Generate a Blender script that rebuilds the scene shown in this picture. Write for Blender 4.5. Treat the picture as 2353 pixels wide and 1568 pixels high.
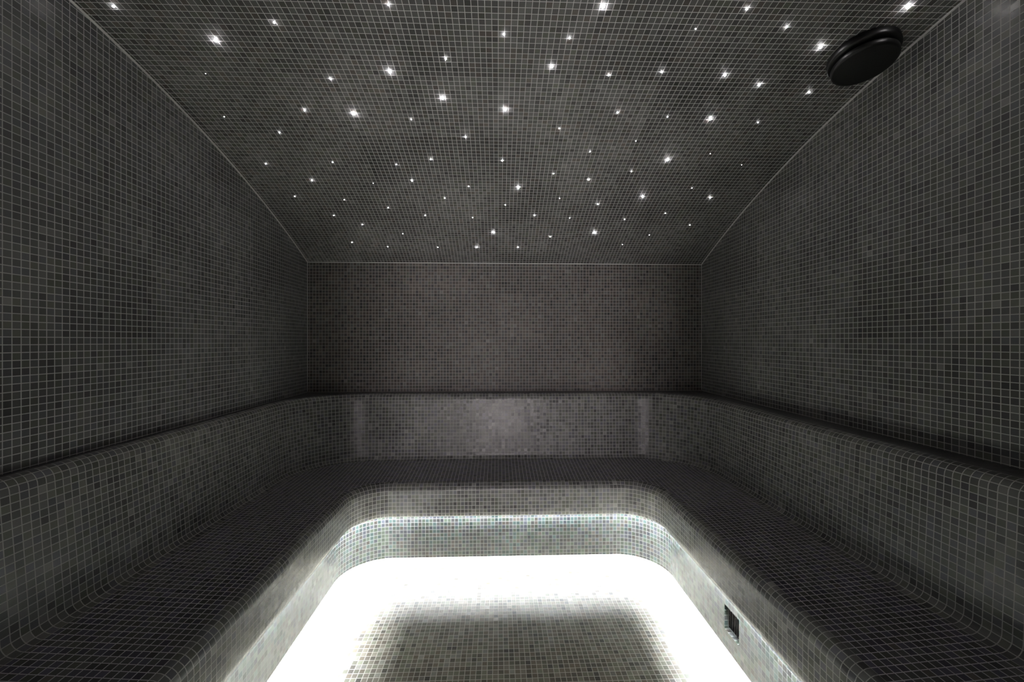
import bpy, bmesh, math, random
from mathutils import Vector, Matrix
random.seed(7)
for o in list(bpy.data.objects): bpy.data.objects.remove(o)
sc = bpy.context.scene
COL = sc.collection

# ------------------------------------------------------------------ camera
CAMZ = 1.279
cam_d = bpy.data.cameras.new('camera')
cam = bpy.data.objects.new('camera', cam_d); COL.objects.link(cam)
cam.location = (0, 0, CAMZ)
cam.rotation_euler = (math.radians(90), 0, -math.atan(31.5/940.0))
cam_d.sensor_width = 36.0
cam_d.lens = 36.0*940.0/2353.0
cam_d.clip_start = 0.02
sc.camera = cam

# ------------------------------------------------------------------ world / exposure
w = bpy.data.worlds.new('world'); sc.world = w
w.use_nodes = True
w.node_tree.nodes['Background'].inputs[0].default_value = (0, 0, 0, 1)
w.node_tree.nodes['Background'].inputs[1].default_value = 0.0
sc.view_settings.view_transform = 'Standard'
sc.view_settings.look = 'None'
sc.view_settings.gamma = 1
sc.view_settings.use_curve_mapping = False
sc.view_settings.exposure = 0.0
try:
    sc.cycles.max_bounces = 10; sc.cycles.diffuse_bounces = 6; sc.cycles.glossy_bounces = 5
    sc.cycles.sample_clamp_indirect = 12.0
except Exception: pass
LED_STRENGTH = 225.0
STAR_GAIN = 3.8
PANEL_STRENGTH = 56.0          # wall lamp of the corridor
LAMP_STRENGTH = 6.0          # ceiling lamp of the corridor beyond the glass door

# ------------------------------------------------------------------ room numbers (metres)
T = 0.0215                                  # tile pitch
XL, XR, YB, YF = -1.326, 1.458, 2.89, -1.5  # walls
def ceil_z(y): return 1.10 + CAMZ - (y-0.7)**2/8.7

# ------------------------------------------------------------------ materials
def nn(nt, kind, **kw):
    n = nt.nodes.new(kind)
    for k, v in kw.items(): setattr(n, k, v)
    return n
def mosaic(name, tiles, grout, rough=0.28, var=0.5, gw=0.055, spec=0.5, tilt=0.05, patch=0.35, bright=0.0, coat=0.0):
    """tiles: list of (weight, rgb). UV is in metres."""
    m = bpy.data.materials.new(name); m.use_nodes = True
    nt = m.node_tree; L = nt.links
    b = nt.nodes['Principled BSDF']
    uv = nn(nt, 'ShaderNodeUVMap'); uv.uv_map = 'UVMap'
    sc_ = nn(nt, 'ShaderNodeVectorMath', operation='SCALE'); sc_.inputs['Scale'].default_value = 1.0/T
    L.new(uv.outputs[0], sc_.inputs[0])
    fl = nn(nt, 'ShaderNodeVectorMath', operation='FLOOR'); L.new(sc_.outputs[0], fl.inputs[0])
    fr = nn(nt, 'ShaderNodeVectorMath', operation='FRACTION'); L.new(sc_.outputs[0], fr.inputs[0])
    # distance to the nearest tile edge
    half = nn(nt, 'ShaderNodeVectorMath', operation='SUBTRACT'); half.inputs[1].default_value = (.5, .5, .5)
    L.new(fr.outputs[0], half.inputs[0])
    ab = nn(nt, 'ShaderNodeVectorMath', operation='ABSOLUTE'); L.new(half.outputs[0], ab.inputs[0])
    sp = nn(nt, 'ShaderNodeSeparateXYZ'); L.new(ab.outputs[0], sp.inputs[0])
    # per tile random
    wn = nn(nt, 'ShaderNodeTexWhiteNoise', noise_dimensions='2D'); L.new(fl.outputs[0], wn.inputs['Vector'])
    wadd = nn(nt, 'ShaderNodeVectorMath', operation='ADD'); wadd.inputs[1].default_value = (71.3, 13.7, 0)
    L.new(fl.outputs[0], wadd.inputs[0])
    wn2 = nn(nt, 'ShaderNodeTexWhiteNoise', noise_dimensions='2D'); L.new(wadd.outputs[0], wn2.inputs['Vector'])
    mx = nn(nt, 'ShaderNodeMath', operation='MAXIMUM'); L.new(sp.outputs[0], mx.inputs[0]); L.new(sp.outputs[1], mx.inputs[1])
    gr = nn(nt, 'ShaderNodeMapRange', interpolation_type='SMOOTHSTEP')
    gr.inputs['From Min'].default_value = .5-gw-.02; gr.inputs['From Max'].default_value = .5-gw+.02
    L.new(mx.outputs[0], gr.inputs['Value'])          # 1 = grout
    # tile hue
    cr = nn(nt, 'ShaderNodeValToRGB'); cr.color_ramp.interpolation = 'CONSTANT'
    tot = sum(t[0] for t in tiles); pos = 0
    els = cr.color_ramp.elements
    for i, (wt, c) in enumerate(tiles):
        e = els[i] if i < 2 else els.new(min(.999, pos/tot))
        e.position = min(.999, pos/tot); e.color = (*c, 1); pos += wt
    L.new(wn.outputs['Value'], cr.inputs[0])
    # value variation per tile
    mr = nn(nt, 'ShaderNodeMapRange'); mr.inputs['To Min'].default_value = 1-var; mr.inputs['To Max'].default_value = 1+var
    L.new(wn2.outputs['Value'], mr.inputs['Value'])
    # batch variation between mosaic sheets (15 x 15 tiles) + slow tonal cloud, soft reflections painted into the tiles
    sh = nn(nt, 'ShaderNodeVectorMath', operation='SCALE'); sh.inputs['Scale'].default_value = 1/15.0
    L.new(fl.outputs[0], sh.inputs[0])
    shf = nn(nt, 'ShaderNodeVectorMath', operation='FLOOR'); L.new(sh.outputs[0], shf.inputs[0])
    shn = nn(nt, 'ShaderNodeTexWhiteNoise', noise_dimensions='2D'); L.new(shf.outputs[0], shn.inputs['Vector'])
    cl = nn(nt, 'ShaderNodeTexNoise', noise_dimensions='2D'); cl.inputs['Scale'].default_value = .045; cl.inputs['Detail'].default_value = 2
    L.new(fl.outputs[0], cl.inputs['Vector'])
    av = nn(nt, 'ShaderNodeMath', operation='MULTIPLY_ADD'); av.inputs[1].default_value = .35
    L.new(shn.outputs['Value'], av.inputs[0]); L.new(cl.outputs[0], av.inputs[2])
    mr2 = nn(nt, 'ShaderNodeMapRange'); mr2.inputs['From Min'].default_value = .3; mr2.inputs['From Max'].default_value = 1.05
    mr2.inputs['To Min'].default_value = 1-patch; mr2.inputs['To Max'].default_value = 1+patch
    L.new(av.outputs[0], mr2.inputs['Value'])
    mm = nn(nt, 'ShaderNodeMath', operation='MULTIPLY'); L.new(mr.outputs[0], mm.inputs[0]); L.new(mr2.outputs[0], mm.inputs[1])
    tc = nn(nt, 'ShaderNodeVectorMath', operation='SCALE'); L.new(cr.outputs[0], tc.inputs[0]); L.new(mm.outputs[0], tc.inputs['Scale'])
    mix = nn(nt, 'ShaderNodeMix', data_type='RGBA')
    L.new(gr.outputs[0], mix.inputs['Factor']); L.new(tc.outputs[0], mix.inputs['A']); mix.inputs['B'].default_value = (*grout, 1)
    L.new(mix.outputs['Result'], b.inputs['Base Color'])
    # gloss: tiles glazed, grout matt
    rr = nn(nt, 'ShaderNodeMapRange'); rr.inputs['To Min'].default_value = rough; rr.inputs['To Max'].default_value = .85
    L.new(gr.outputs[0], rr.inputs['Value']); L.new(rr.outputs[0], b.inputs['Roughness'])
    b.inputs['Specular IOR Level'].default_value = spec
    # each tile sits a hair out of plane + grout is recessed
    ge = nn(nt, 'ShaderNodeNewGeometry')
    c0 = nn(nt, 'ShaderNodeVectorMath', operation='SUBTRACT'); c0.inputs[1].default_value = (.5, .5, .5)
    L.new(wn.outputs['Color'], c0.inputs[0])
    c1 = nn(nt, 'ShaderNodeVectorMath', operation='SCALE'); c1.inputs['Scale'].default_value = tilt*2; L.new(c0.outputs[0], c1.inputs[0])
    c2 = nn(nt, 'ShaderNodeVectorMath', operation='ADD'); L.new(ge.outputs['Normal'], c2.inputs[0]); L.new(c1.outputs[0], c2.inputs[1])
    c3 = nn(nt, 'ShaderNodeVectorMath', operation='NORMALIZE'); L.new(c2.outputs[0], c3.inputs[0])
    L.new(c3.outputs[0], b.inputs['Normal'])
    return m
def plain(name, c, rough=.5, metal=0.0, emit=None, strength=0, trans=0):
    m = bpy.data.materials.new(name); m.use_nodes = True
    nt = m.node_tree; b = nt.nodes['Principled BSDF']
    b.inputs['Base Color'].default_value = (*c, 1); b.inputs['Roughness'].default_value = rough
    b.inputs['Metallic'].default_value = metal
    if trans: b.inputs['Transmission Weight'].default_value = trans
    if emit:
        b.inputs['Emission Color'].default_value = (*emit, 1); b.inputs['Emission Strength'].default_value = strength
    else:
        n = nn(nt, 'ShaderNodeTexNoise'); n.inputs['Scale'].default_value = 60
        r = nn(nt, 'ShaderNodeMapRange'); r.inputs['To Min'].default_value = max(.03, rough-.06); r.inputs['To Max'].default_value = min(1, rough+.06)
        nt.links.new(n.outputs[0], r.inputs['Value']); nt.links.new(r.outputs[0], b.inputs['Roughness'])
    return m
GREY = (.118, .119, .119); OLIVE = (.116, .120, .104); BLUE = (.106, .108, .119); BROWN = (.132, .118, .108); DARK = (.085, .086, .088); PALE = (.18, .18, .175)
wall_t = [(6, GREY), (1.5, OLIVE), (2, BLUE), (1.5, DARK), (.3, PALE)]
KW = dict(rough=.33, spec=.5, var=.28, gw=.05, patch=.5)
M_wall = mosaic('mosaic_wall', wall_t, (.66, .66, .655), **KW)
M_wallR = mosaic('mosaic_wall_right', [(5, GREY), (3, OLIVE), (1, BLUE), (1.5, DARK), (.3, PALE)], (.65, .655, .63), **KW)
M_wallB = mosaic('mosaic_wall_back', [(3, GREY), (1, OLIVE), (5, BROWN), (1, DARK), (.3, PALE)], (.58, .55, .52), rough=.45, spec=.22, var=.28, gw=.05)
M_ceil = mosaic('mosaic_ceiling', [(6, (.135, .135, .135)), (1, OLIVE), (1, BROWN), (1.5, (.095, .095, .095)), (.3, PALE)], (.80, .80, .80), rough=.5, spec=.3, var=.28, gw=.05, patch=.5)
M_bench = mosaic('mosaic_bench', [(5, (.165, .166, .163)), (2.5, (.160, .165, .143)), (1.5, (.148, .148, .168)), (1.5, (.11, .11, .11)), (.4, (.24, .24, .23))], (.60, .60, .58), rough=.28, spec=.40, var=.3, tilt=.035)
M_seat = mosaic('mosaic_seat', [(5, GREY), (1, OLIVE), (4, (.112, .106, .150)), (1.5, DARK), (.3, BROWN)], (.82, .81, .85), rough=.34, spec=.4, var=.28)
M_ledge_shade = mosaic('mosaic_ledge_shaded', [(5, (.07, .07, .07)), (2, (.05, .05, .055))], (.25, .25, .25), rough=.34, spec=.4, var=.28)  # bench mosaic darkened, the shadow along the ledge put into its colour
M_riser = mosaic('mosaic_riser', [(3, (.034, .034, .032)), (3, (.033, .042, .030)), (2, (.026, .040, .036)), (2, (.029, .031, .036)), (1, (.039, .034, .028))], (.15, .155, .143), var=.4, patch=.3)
M_floor = mosaic('mosaic_floor', [(3, (.27, .235, .175)), (3, (.245, .24, .165)), (2, (.22, .185, .13)), (1, (.31, .29, .24)), (1, (.15, .13, .10))],
                 (.80, .77, .67), rough=.38, var=.32, patch=.2)
M_bead = plain('sealant_bead', (.75, .75, .74), .6)
M_black = plain('black_plastic', (.003, .003, .003), .45)
M_black2 = plain('black_grille', (.004, .004, .004), .6)
M_grey = plain('grey_metal_plate', (.055, .055, .055), .45, .3)
M_chrome = plain('satin_steel', (.45, .45, .45), .3, 1)
M_led = plain('led_tape_diffuser', (.8, .8, .8), .5, 0, (.87, .92, 1.0), LED_STRENGTH)
M_alu = plain('aluminium_channel', (.5, .5, .5), .35, 1)
M_plaster = plain('corridor_plaster', (.45, .42, .40), .8)
M_lamp = plain('corridor_lamp_diffuser', (.8, .8, .8), .5, 0, (1.0, .90, .90), LAMP_STRENGTH)
M_panel = plain('corridor_wall_light_diffuser', (.8, .8, .8), .5, 0, (1.0, .85, .90), PANEL_STRENGTH)
M_glass = bpy.data.materials.new('door_glass'); M_glass.use_nodes = True
_nt = M_glass.node_tree; _nt.nodes.remove(_nt.nodes['Principled BSDF'])
_tr = nn(_nt, 'ShaderNodeBsdfTransparent'); _tr.inputs[0].default_value = (.93, .96, .95, 1)
_gl = nn(_nt, 'ShaderNodeBsdfGlossy'); _gl.inputs['Roughness'].default_value = .03
_fr = nn(_nt, 'ShaderNodeFresnel'); _fr.inputs[0].default_value = 1.45
_mx = nn(_nt, 'ShaderNodeMixShader')
for _a, _b in ((_fr.outputs[0], _mx.inputs[0]), (_tr.outputs[0], _mx.inputs[1]), (_gl.outputs[0], _mx.inputs[2]),
               (_mx.outputs[0], _nt.nodes['Material Output'].inputs['Surface'])): _nt.links.new(_a, _b)

# ------------------------------------------------------------------ helpers
def link(name, verts, faces, mat, uvs=None, parent=None, smooth=False):
    me = bpy.data.meshes.new(name); me.from_pydata([tuple(v) for v in verts], [], faces)
    me.materials.append(mat)
    if uvs:
        lay = me.uv_layers.new(name='UVMap')
        k = 0
        for fu in uvs:
            for u in fu: lay.data[k].uv = u; k += 1
    if smooth:
        for p in me.polygons: p.use_smooth = True
    me.update()
    o = bpy.data.objects.new(name, me); COL.objects.link(o)
    if parent: o.parent = parent
    return o
def structure(o): o['kind'] = 'structure'; return o
def tag(o, label, cat, group=None):
    o['label'] = label; o['category'] = cat
    if group: o['group'] = group
    return o
def empty(name, loc=(0, 0, 0)):
    o = bpy.data.objects.new(name, None); COL.objects.link(o); o.location = loc; o.empty_display_size = .05
    return o
def box(bm, x0, x1, y0, y1, z0, z1):
    vs = [bm.verts.new((x, y, z)) for x in (x0, x1) for y in (y0, y1) for z in (z0, z1)]
    for f in ((0, 1, 3, 2), (4, 6, 7, 5), (0, 4, 5, 1), (2, 3, 7, 6), (0, 2, 6, 4), (1, 5, 7, 3)):
        bm.faces.new([vs[i] for i in f])
def from_bm(name, bm, mat, parent=None, smooth=False, bev=0):
    if bev:
        bmesh.ops.bevel(bm, geom=bm.edges[:], offset=bev, segments=2, affect='EDGES')
    bmesh.ops.recalc_face_normals(bm, faces=bm.faces[:])
    me = bpy.data.meshes.new(name); bm.to_mesh(me); bm.free(); me.materials.append(mat)
    if smooth:
        for p in me.polygons: p.use_smooth = True
    o = bpy.data.objects.new(name, me); COL.objects.link(o)
    if parent: o.parent = parent
    return o

# ------------------------------------------------------------------ room shell
WT = .12
def wall_x(name, x, mat, out):
    """side wall with a curved top following the ceiling; has thickness outwards"""
    n = 44; vs = []; fs = []; uvs = []
    ys = [YF + (YB-YF)*i/n for i in range(n+1)]
    for dx in (0, out*WT):
        for y in ys: vs += [(x+dx, y, 0), (x+dx, y, ceil_z(y))]
    s = 2*(n+1)
    for i in range(n):
        a = 2*i
        f = (a, a+2, a+3, a+1); 
        if out < 0: pass
        else: f = f[::-1]
        fs.append(f); uvs.append([(vs[k][1], vs[k][2]) for k in f])
        g = tuple(k+s for k in f[::-1]); fs.append(g); uvs.append([(vs[k][1], vs[k][2]) for k in g])
        t = (a+1, a+3, a+3+s, a+1+s); fs.append(t); uvs.append([(0, 0)]*4)
    return structure(link(name, vs, fs, mat, uvs))
wall_x('wall_left', XL, M_wall, -1)
wall_x('wall_right', XR, M_wallR, 1)
def wall_y(name, y, mat, out, hole=None):
    xs = [XL-WT, XR+WT]; top = ceil_z(y)+.02
    rects = [(xs[0], xs[1], 0, top)]
    if hole:
        hx0, hx1, hz = hole
        rects = [(xs[0], hx0, 0, top), (hx1, xs[1], 0, top), (hx0, hx1, hz, top)]
    vs = []; fs = []; uvs = []
    for (x0, x1, z0, z1) in rects:
        for yy in (y, y+out*WT):
            b = len(vs); vs += [(x0, yy, z0), (x1, yy, z0), (x1, yy, z1), (x0, yy, z1)]
            fs.append((b, b+1, b+2, b+3)); uvs.append([(vs[k][0], vs[k][2]) for k in (b, b+1, b+2, b+3)])
        b = len(vs)-8
        for (i, j) in ((0, 1), (1, 2), (2, 3), (3, 0)):
            f = (b+i, b+j, b+4+j, b+4+i); fs.append(f); uvs.append([(vs[k][0]+vs[k][1], vs[k][2]) for k in f])
    return structure(link(name, vs, fs, mat, uvs))
wall_y('wall_back', YB, M_wallB, 1)
DX0, DX1, DZ = -.28, .44, 1.98
wall_y('wall_front', YF, M_wall, -1, (DX0, DX1, DZ))
# ceiling: shallow barrel, tiled along its arc
def make_ceiling():
    n = 72; vs = []; fs = []; uvs = []; arc = 0; prev = None; A = []
    for i in range(n+1):
        y = YF-.05 + (YB+.1-YF)*i/n; z = ceil_z(y)
        if prev: arc += math.hypot(y-prev[0], z-prev[1])
        prev = (y, z); A.append(arc)
        vs += [(XL-WT, y, z), (XR+WT, y, z), (XL-WT, y, z+.12), (XR+WT, y, z+.12)]
    for i in range(n):
        a = 4*i
        fs.append((a, a+1, a+5, a+4)[::-1]); uvs.append([(XL-WT, A[i]), (XR+WT, A[i]), (XR+WT, A[i+1]), (XL-WT, A[i+1])][::-1])
        fs.append((a+2, a+3, a+7, a+6)); uvs.append([(0, 0)]*4)
    return structure(link('ceiling', vs, fs, M_ceil, uvs, smooth=True))
make_ceiling()
fv = [(XL-WT, YF-WT, 0), (XR+WT, YF-WT, 0), (XR+WT, YB+WT, 0), (XL-WT, YB+WT, 0)]
fvb = [(x, y, -.1) for x, y, z in fv]
structure(link('floor', fv+fvb, [(0, 1, 2, 3), (7, 6, 5, 4), (0, 4, 5, 1), (1, 5, 6, 2), (2, 6, 7, 3), (3, 7, 4, 0)], M_floor,
               [[(v[0], v[1]) for v in fv]] + [[(0, 0)]*4]*5))
# pale joint bead between walls and ceiling
def bead(name, pts, nrm, r=.005):
    vs = []; fs = []
    for i, p in enumerate(pts):
        a = Vector(pts[max(0, i-1)]); b = Vector(pts[min(len(pts)-1, i+1)]); t = (b-a).normalized()
        n1 = Vector(nrm).normalized(); n2 = t.cross(n1)
        for k in range(6):
            an = k*math.pi/3; vs.append(Vector(p)+n1*r*math.cos(an)+n2*r*math.sin(an))
    for i in range(len(pts)-1):
        for k in range(6):
            fs.append((6*i+k, 6*i+(k+1) % 6, 6*i+6+(k+1) % 6, 6*i+6+k))
    return structure(link(name, vs, fs, M_bead, None, smooth=True))
ny = 50
bead('trim_1', [(XL+.001, YF+(YB-YF)*i/ny, ceil_z(YF+(YB-YF)*i/ny)-.001) for i in range(ny+1)], (1, 0, 0))
bead('trim_2', [(XR-.001, YF+(YB-YF)*i/ny, ceil_z(YF+(YB-YF)*i/ny)-.001) for i in range(ny+1)], (1, 0, 0))
bead('trim_3', [(XL, YB-.001, ceil_z(YB)-.001), (XR, YB-.001, ceil_z(YB)-.001)], (0, 1, 0), .003)
bead('trim_4', [(XL+.001, YB-.001, .93), (XL+.001, YB-.001, ceil_z(YB))], (0, 1, 0), .0018)
bead('trim_5', [(XR-.001, YB-.001, .93), (XR-.001, YB-.001, ceil_z(YB))], (0, 1, 0), .0018)

# ------------------------------------------------------------------ U-shaped bench, lofted from rounded rings
NA = 18
def ring(xl, xr, yb, r, z, ysplit=()):
    """points (x,y,z,u) of a U open towards the front"""
    z = z+CAMZ
    e = yb-r; pts = []
    ys = [YF+.002, -.5, .3, .9, 1.3] + [e]
    L_ = [(xl, y) for y in ys]
    for i in range(1, NA+1):
        a = math.pi - (math.pi/2)*i/NA
        L_.append((xl+r+r*math.cos(a), e+r*math.sin(a)))
    nb = 8
    for i in range(1, nb+1): L_.append((xl+r+(xr-xl-2*r)*i/nb, yb))
    for i in range(1, NA+1):
        a = math.pi/2*(1-i/NA); L_.append((xr-r+r*math.cos(a), e+r*math.sin(a)))
    ys2 = [e, ] + list(ysplit if ysplit else (1.3, .9, .3)) + [-.5, YF+.002]
    for y in ys2[1:]: L_.append((xr, y))
    return dict(p=[(x, y, z) for x, y in L_], xl=xl, xr=xr, yb=yb, r=r, e=e, n1=len(ys), nb=nb)
def ulist(R, ref):
    """tile coordinate along the ring, metric on the reference ring; straights stay aligned on all rings"""
    rnd = lambda v: round(v/T)*T
    K = rnd(ref['e'] + math.pi/2*ref['r'] - (ref['xl']+ref['r']))
    K2 = rnd(K + (ref['xr']-ref['r']) + math.pi/2*ref['r'] + ref['e'])
    out = []; P = R['p']; n1 = R['n1']
    uA0 = R['e']; uA1 = K+R['xl']+R['r']; uB0 = K+R['xr']-R['r']; uB1 = K2-R['e']
    for i, (x, y, z) in enumerate(P):
        if i < n1: out.append(y)
        elif i < n1+NA: out.append(uA0+(uA1-uA0)*(i-n1+1)/NA)
        elif i < n1+NA+R['nb']: out.append(K+x)
        elif i < n1+2*NA+R['nb']: out.append(uB0+(uB1-uB0)*(i-n1-NA-R['nb']+1)/NA)
        else: out.append(K2-y)
    return out
def loft(name, rings, mat, ref, parent, planar=False, skip=None, v0=0.0, closed=False):
    vs = []; fs = []; uvs = []; U = [ulist(R, ref) for R in rings]
    V = [v0]
    mid = rings[0]['n1']+NA+3
    for a, b in zip(rings, rings[1:]):
        V.append(V[-1]+(Vector(a['p'][mid])-Vector(b['p'][mid])).length)
    n = len(rings[0]['p'])
    for R in rings: vs += R['p']
    for j in range(len(rings)-1):
        for i in range(n-1):
            if skip and skip(j, i): continue
            f = (j*n+i, j*n+i+1, (j+1)*n+i+1, (j+1)*n+i)
            fs.append(f)
            if planar: uvs.append([(vs[k][0], vs[k][1]) for k in f])
            else: uvs.append([(U[j][i], V[j]), (U[j][i+1], V[j]), (U[j+1][i+1], V[j+1]), (U[j+1][i], V[j+1])])
    o = link(name, vs, fs, mat, uvs, parent, smooth=True)
    return o
def arc_rings(a, b, n, mode):
    """rings blending a -> b along a quarter round; mode 'out': starts horizontal then drops, 'in': starts vertical then runs out"""
    out = []
    for i in range(n+1):
        t = math.pi/2*i/n
        h, v = (math.sin(t), 1-math.cos(t)) if mode == 'out' else (1-math.cos(t), math.sin(t))
        mixf = lambda k: a[k]+(b[k]-a[k])*h
        out.append(ring(mixf(0), mixf(1), mixf(2), mixf(3), a[4]+(b[4]-a[4])*v))
    return out
bench = empty('tiled_bench', (0, 0, 0))
tag(bench, 'U-shaped dark mosaic bench with curved corners running along three walls of the steam room', 'bench')
# (xl, xr, yb, r, z relative to the eye)
groove0 = (-1.314, 1.446, 2.878, .02, -.395)
groove1 = (-1.314, 1.446, 2.878, .02, -.355)
ledge_e = (-1.292, 1.352, 2.795, .46, -.355)
back_t = (-1.258, 1.312, 2.757, .43, -.395)
back_b = (-1.232, 1.296, 2.742, .42, -.752)
seat_r = (-1.197, 1.261, 2.707, .385, -.787)
nose_t = (-.838, .928, 2.390, .235, -.815)
nose_f = (-.795, .885, 2.345, .20, -.862)
face_b = (-.795, .885, 2.345, .20, -.968)
lip_u = (-.809, .899, 2.361, .21, -1.008)
und_i = (-.818, .908, 2.371, .215, -1.012)
ref_back = ring(*back_b); ref_nose = ring(*nose_f)
ledge = loft('ledge', [ring(*groove0), ring(*groove1), ring(*ledge_e)], M_ledge_shade, ref_back, bench)
back = loft('backrest', arc_rings(ledge_e, back_t, 6, 'out') + [ring(*back_b)] + arc_rings(back_b, seat_r, 6, 'in')[1:], M_bench, ref_back, bench)
seat = loft('seat', [ring(*seat_r), ring(*nose_t)], M_seat, ref_back, bench, planar=True)
front = loft('seat_front', arc_rings(nose_t, nose_f, 6, 'out') + [ring(*face_b)] + arc_rings(face_b, lip_u, 4, 'in')[1:] + [ring(*und_i)], M_bench, ref_nose, bench)
# channel above the light strip, then the recessed base down to the floor
ch_i = (-.818, .908, 2.371, .215, -.965)
ch_o = (-.868, .947, 2.432, .245, -.965)
HY0, HY1, HZ0, HZ1 = 1.580, 1.684, -1.203, -1.101
def rbase(z): return ring(-.868, .947, 2.432, .245, z, ysplit=(HY1, HY0, .3))
channel = loft('light_channel', [ring(*und_i), ring(*ch_i), ring(*ch_o)], M_riser, ref_nose, bench)
base_rings = [rbase(z) for z in (-.965, HZ1, HZ0, -CAMZ)]
nb_ = len(base_rings[0]['p'])
ysR = [p for p in base_rings[0]['p']]
hole_i = [i for i in range(nb_-1) if abs(ysR[i][1]-HY1) < 1e-6 and abs(ysR[i+1][1]-HY0) < 1e-6][0]
base = loft('base', base_rings, M_riser, base_rings[0], bench, skip=lambda j, i: j == 1 and i == hole_i)

# ------------------------------------------------------------------ vent recess in the right-hand base
vent = empty('vent_recess', (.947, (HY0+HY1)/2, HZ0+CAMZ))
tag(vent, 'small square recessed vent opening low in the base of the right-hand bench', 'vent')
vent.parent = None
def rel(o, root):
    o.parent = root; o.matrix_parent_inverse = Matrix.Translation(-root.location); return o
x0, x1 = .9472, .973; z0, z1 = HZ0+CAMZ, HZ1+CAMZ
V4 = [(x0, HY0, z0), (x0, HY1, z0), (x0, HY1, z1), (x0, HY0, z1), (x1, HY0, z0), (x1, HY1, z0), (x1, HY1, z1), (x1, HY0, z1)]
FF = [(0, 1, 5, 4), (1, 2, 6, 5), (2, 3, 7, 6), (3, 0, 4, 7)]
rel(link('tile_lining', V4, FF, M_riser, [[(V4[k][0]+V4[k][1]*.0+V4[k][0]*0+.004, V4[k][2]) if f in (1, 3) else (V4[k][1], V4[k][0]) for k in F] for f, F in enumerate(FF)]), vent)
bm = bmesh.new(); box(bm, x1-.002, x1+.004, HY0+.0005, HY1-.0005, z0+.0005, z1-.0005)
plate = rel(from_bm('cover_plate', bm, M_grey), vent)
bm = bmesh.new()
for k in range(6):
    yy = HY0+.012+k*.0155; box(bm, x1-.006, x1-.001, yy, yy+.003, z0+.006, z1-.006)
rel(from_bm('grille', bm, M_black2), vent)

# ------------------------------------------------------------------ LED tape under the seat edge
led = empty('led_strip', (0, 0, .30))
tag(led, 'continuous white LED strip hidden under the front edge of the U-shaped bench', 'light strip')
def strip(name, off0, off1, z, mat, th):
    R = []
    for off, dz in ((off0, 0), (off1, 0), (off1, th), (off0, th), (off0, 0)):
        R.append(ring(-.868+off, .947-off, 2.432-off, .245-off*.9, z+dz))
    return rel(loft(name, R, mat, R[0], None), led)
strip('aluminium_profile', .004, .034, -.9805, M_alu, .012)
strip('light_diffuser', .006, .032, -.9840, M_led, .003)

# ------------------------------------------------------------------ round black ceiling unit
def lathe(bm, prof, seg=56):
    rows = []
    for r, z in prof:
        if r < 1e-6: rows.append([bm.verts.new((0, 0, z))]*seg)
        else: rows.append([bm.verts.new((r*math.cos(2*math.pi*k/seg), r*math.sin(2*math.pi*k/seg), z)) for k in range(seg)])
    for a, b in zip(rows, rows[1:]):
        for k in range(seg):
            k2 = (k+1) % seg; vs = []
            for v in (a[k], a[k2], b[k2], b[k]):
                if v not in vs: vs.append(v)
            if len(vs) > 2: bm.faces.new(vs)
sx, sy = 1.305, 1.425
spk = empty('speaker', (sx, sy, ceil_z(sy)))
spk.rotation_euler = (math.atan(-(sy-.7)/4.35), 0, 0)
tag(spk, 'round black two-tier ceiling speaker close to the right-hand wall', 'speaker')
bm = bmesh.new(); lathe(bm, [(0, 0), (.098, 0), (.104, -.004), (.105, -.024), (.101, -.029), (.075, -.029)])
from_bm('flange', bm, M_black, spk, True)
bm = bmesh.new(); lathe(bm, [(.075, -.029), (.075, -.040)])
from_bm('neck', bm, M_black2, spk, True)
bm = bmesh.new(); lathe(bm, [(.075, -.040), (.094, -.040), (.0965, -.043), (.0965, -.056), (.093, -.060), (.088, -.061), (.085, -.0595), (0, -.0595)])
from_bm('cover', bm, M_black, spk, True)

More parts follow.
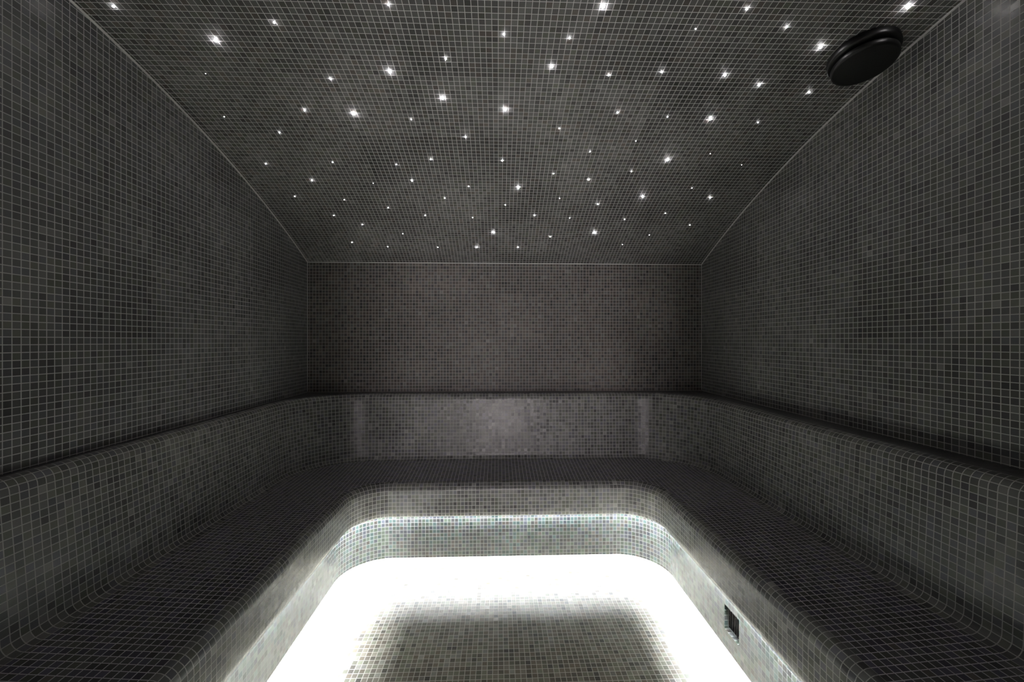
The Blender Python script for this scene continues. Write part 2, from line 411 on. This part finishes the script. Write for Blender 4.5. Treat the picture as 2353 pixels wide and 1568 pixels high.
# ------------------------------------------------------------------ star lights in the ceiling
STARS = [(-0.402, 2.734, 1.5), (-0.731, 2.733, 1), (-0.142, 2.731, 2.5), (0.131, 2.728, 2), (-0.951, 2.695, 1.5), (0.825, 2.695, 1), (0.334, 2.627, 2), (-0.603, 2.611, 1), (0.972, 2.603, 1), (-0.03, 2.592, 3), (0.612, 2.588, 3), (-0.831, 2.533, 1.5), (1.192, 2.509, 1.5), (0.768, 2.466, 1.5), (-0.154, 2.464, 1), (0.431, 2.459, 1), (-0.974, 2.457, 1.5), (-0.435, 2.449, 1.5), (0.216, 2.44, 2), (0.997, 2.41, 1.5), (-0.636, 2.388, 1.5), (0.04, 2.356, 1.5), (0.572, 2.341, 2), (-0.865, 2.329, 1), (-1.128, 2.307, 1.5), (-0.3, 2.307, 1.5), (0.346, 2.299, 1), (1.2, 2.279, 2.5), (0.813, 2.278, 3), (0.109, 2.22, 3), (-0.16, 2.215, 1.5), (1.06, 2.207, 1), (-0.665, 2.201, 0.8), (-0.979, 2.185, 2), (-0.457, 2.179, 2), (0.48, 2.155, 2), (0.287, 2.115, 1.5), (0.688, 2.092, 1.5), (-1.155, 2.074, 1.5), (-0.51, 2.067, 1.5), (-0.822, 2.059, 1.5), (1.234, 2.036, 0.7), (0.019, 2.031, 2), (-0.332, 2.029, 2), (0.842, 2.009, 3), (1.035, 1.965, 0.7), (0.443, 1.963, 1.5), (0.643, 1.893, 1), (-0.15, 1.886, 2), (-0.985, 1.877, 1.5), (0.273, 1.826, 1.5), (-1.174, 1.794, 1), (-0.378, 1.79, 1.5), (1.148, 1.772, 1.5), (-0.615, 1.765, 3), (0.925, 1.757, 3), (-0.815, 1.751, 2), (0.733, 1.75, 1.5), (0.509, 1.731, 2), (0.029, 1.726, 3), (-0.227, 1.675, 3), (1.254, 1.61, 2), (-0.643, 1.594, 2), (-1.104, 1.582, 0.5), (1.028, 1.58, 2.5), (-0.408, 1.555, 3), (0.422, 1.549, 2), (0.868, 1.539, 2.5), (0.618, 1.53, 2), (0.199, 1.518, 2.5), (-0.191, 1.495, 2), (-0.972, 1.442, 3), (1.14, 1.411, 3), (0.245, 1.4, 2), (0.019, 1.392, 2), (-0.736, 1.37, 2), (0.663, 1.354, 1), (0.965, 1.338, 2), (-1.211, 1.329, 2), (-0.345, 1.298, 2), (0.332, 1.285, 3), (0.793, 1.28, 2), (1.303, 1.259, 3)]
SIZES = {.5: (.0016, 5, 'tiny faint'), .7: (.0018, 7, 'tiny faint'), .8: (.0018, 7, 'tiny faint'), 1: (.0022, 11, 'tiny'),
         1.5: (.0028, 17, 'small'), 2: (.0034, 24, 'medium-bright'), 2.5: (.0042, 30, 'bright'), 3: (.0052, 40, 'large bright')}
proto = {}
for s, (r, st, nm) in SIZES.items():
    mt = plain('star_glow_%d' % int(s*10), (.8, .8, .8), .3, 0, (1.0, .96, .97), st*STAR_GAIN)
    bm = bmesh.new(); lathe(bm, [(r*1.0, 0), (r*.97, -r*.35), (r*.8, -r*.75), (r*.45, -r*1.02), (0, -r*1.12)], 14)
    bmesh.ops.recalc_face_normals(bm, faces=bm.faces[:])
    me = bpy.data.meshes.new('lens'); bm.to_mesh(me); bm.free(); me.materials.append(mt)
    for p in me.polygons: p.use_smooth = True
    bm = bmesh.new(); lathe(bm, [(r*1.45, 0), (r*1.4, -.0006), (r*1.0, -.0008)], 14)
    me2 = bpy.data.meshes.new('rim'); bm.to_mesh(me2); bm.free(); me2.materials.append(M_chrome)
    proto[s] = (me, me2)
ORD = ['first', 'second', 'third', 'fourth', 'fifth', 'sixth', 'seventh', 'eighth', 'ninth', 'tenth', 'eleventh', 'twelfth', 'thirteenth']
# irregular rows: cut the depth-sorted list at the widest gaps
edges = [2.65, 2.55, 2.42, 2.26, 2.12, 2.0, 1.85, 1.66, 1.48, 0]
names = ['row nearest the back wall', 'second row from the back wall', 'third row from the back wall', 'fourth row from the back wall', 'fifth row from the back wall',
         'sixth row from the back wall', 'seventh row from the back wall', 'eighth row from the back wall', 'row second nearest the viewer', 'row nearest the viewer']
rows = [[] for _ in edges]
for st in STARS:
    for k, e in enumerate(edges):
        if st[1] > e: rows[k].append(st); break
for k, row in enumerate(rows):
    row.sort()
    for i, (x, y, s) in enumerate(row):
        o = empty('star_light', (x, y, ceil_z(y)))
        o.rotation_euler = (math.atan(-(y-.7)/4.35), 0, 0)
        place = 'leftmost' if i == 0 else 'rightmost' if i == len(row)-1 else ORD[i]+' from left'
        tag(o, '%s ceiling star light, %s in the %s' % (SIZES[s][2], place, names[k]), 'ceiling light', 'star lights scattered over the mosaic ceiling')
        for nm, me in zip(('lens', 'rim'), proto[s]):
            c = bpy.data.objects.new(nm, me); COL.objects.link(c); c.parent = o

# ------------------------------------------------------------------ glass door behind the viewer and the corridor beyond it
door = structure(empty('door_1', (.03, YF-.05, 0)))
bm = bmesh.new()
box(bm, DX0+.001, DX0+.03, YF-.08, YF-.02, .002, DZ-.001); box(bm, DX1-.03, DX1-.001, YF-.08, YF-.02, .002, DZ-.001); box(bm, DX0+.03, DX1-.03, YF-.08, YF-.02, DZ-.031, DZ-.001)
rel(from_bm('door_frame', bm, M_chrome), door)
bm = bmesh.new(); box(bm, DX0+.035, DX1-.035, YF-.054, YF-.046, .012, DZ-.036)
rel(from_bm('door_glass', bm, M_glass), door)
bm = bmesh.new(); box(bm, DX1-.12, DX1-.10, YF+.0, YF+.02, .85, 1.25); box(bm, DX1-.12, DX1-.10, YF-.046, YF, .88, .90); box(bm, DX1-.12, DX1-.10, YF-.046, YF, 1.20, 1.22)
rel(from_bm('door_handle', bm, M_chrome), door)
CY = YF-WT-2.3
bm = bmesh.new(); box(bm, -1.2, 1.2, CY-.1, CY, 0, 2.4); structure(from_bm('wall_corridor', bm, M_plaster))
bm = bmesh.new(); box(bm, -1.3, -1.2, CY, YF-WT, 0, 2.4); structure(from_bm('wall_corridor_left', bm, M_plaster))
bm = bmesh.new(); box(bm, 1.2, 1.3, CY, YF-WT, 0, 2.4); structure(from_bm('wall_corridor_right', bm, M_plaster))
bm = bmesh.new(); box(bm, -1.3, 1.3, CY-.1, YF-WT, 2.4, 2.5); structure(from_bm('ceiling_corridor', bm, M_plaster))
bm = bmesh.new(); box(bm, -1.3, 1.3, CY-.1, YF-WT, -.1, 0); structure(from_bm('floor_corridor', bm, M_plaster))
lamp = empty('corridor_lamp', (.03, CY+1.15, 2.4))
tag(lamp, 'flat corridor ceiling lamp outside the glass steam room door', 'ceiling light')
bm = bmesh.new(); box(bm, -.42, .42, CY+.9, CY+1.4, 2.37, 2.40); rel(from_bm('housing', bm, M_chrome), lamp)
bm = bmesh.new(); box(bm, -.40, .40, CY+.92, CY+1.38, 2.362, 2.37); rel(from_bm('diffuser', bm, M_lamp), lamp)

panel = empty('corridor_wall_light', (.07, CY, 1.0))
tag(panel, 'tall corridor wall light facing the glass steam room door', 'wall light')
bm = bmesh.new(); box(bm, -.10, .24, CY, CY+.04, .25, 1.75); rel(from_bm('housing', bm, M_chrome), panel)
bm = bmesh.new(); box(bm, -.08, .22, CY+.04, CY+.045, .27, 1.73); rel(from_bm('diffuser', bm, M_panel), panel)
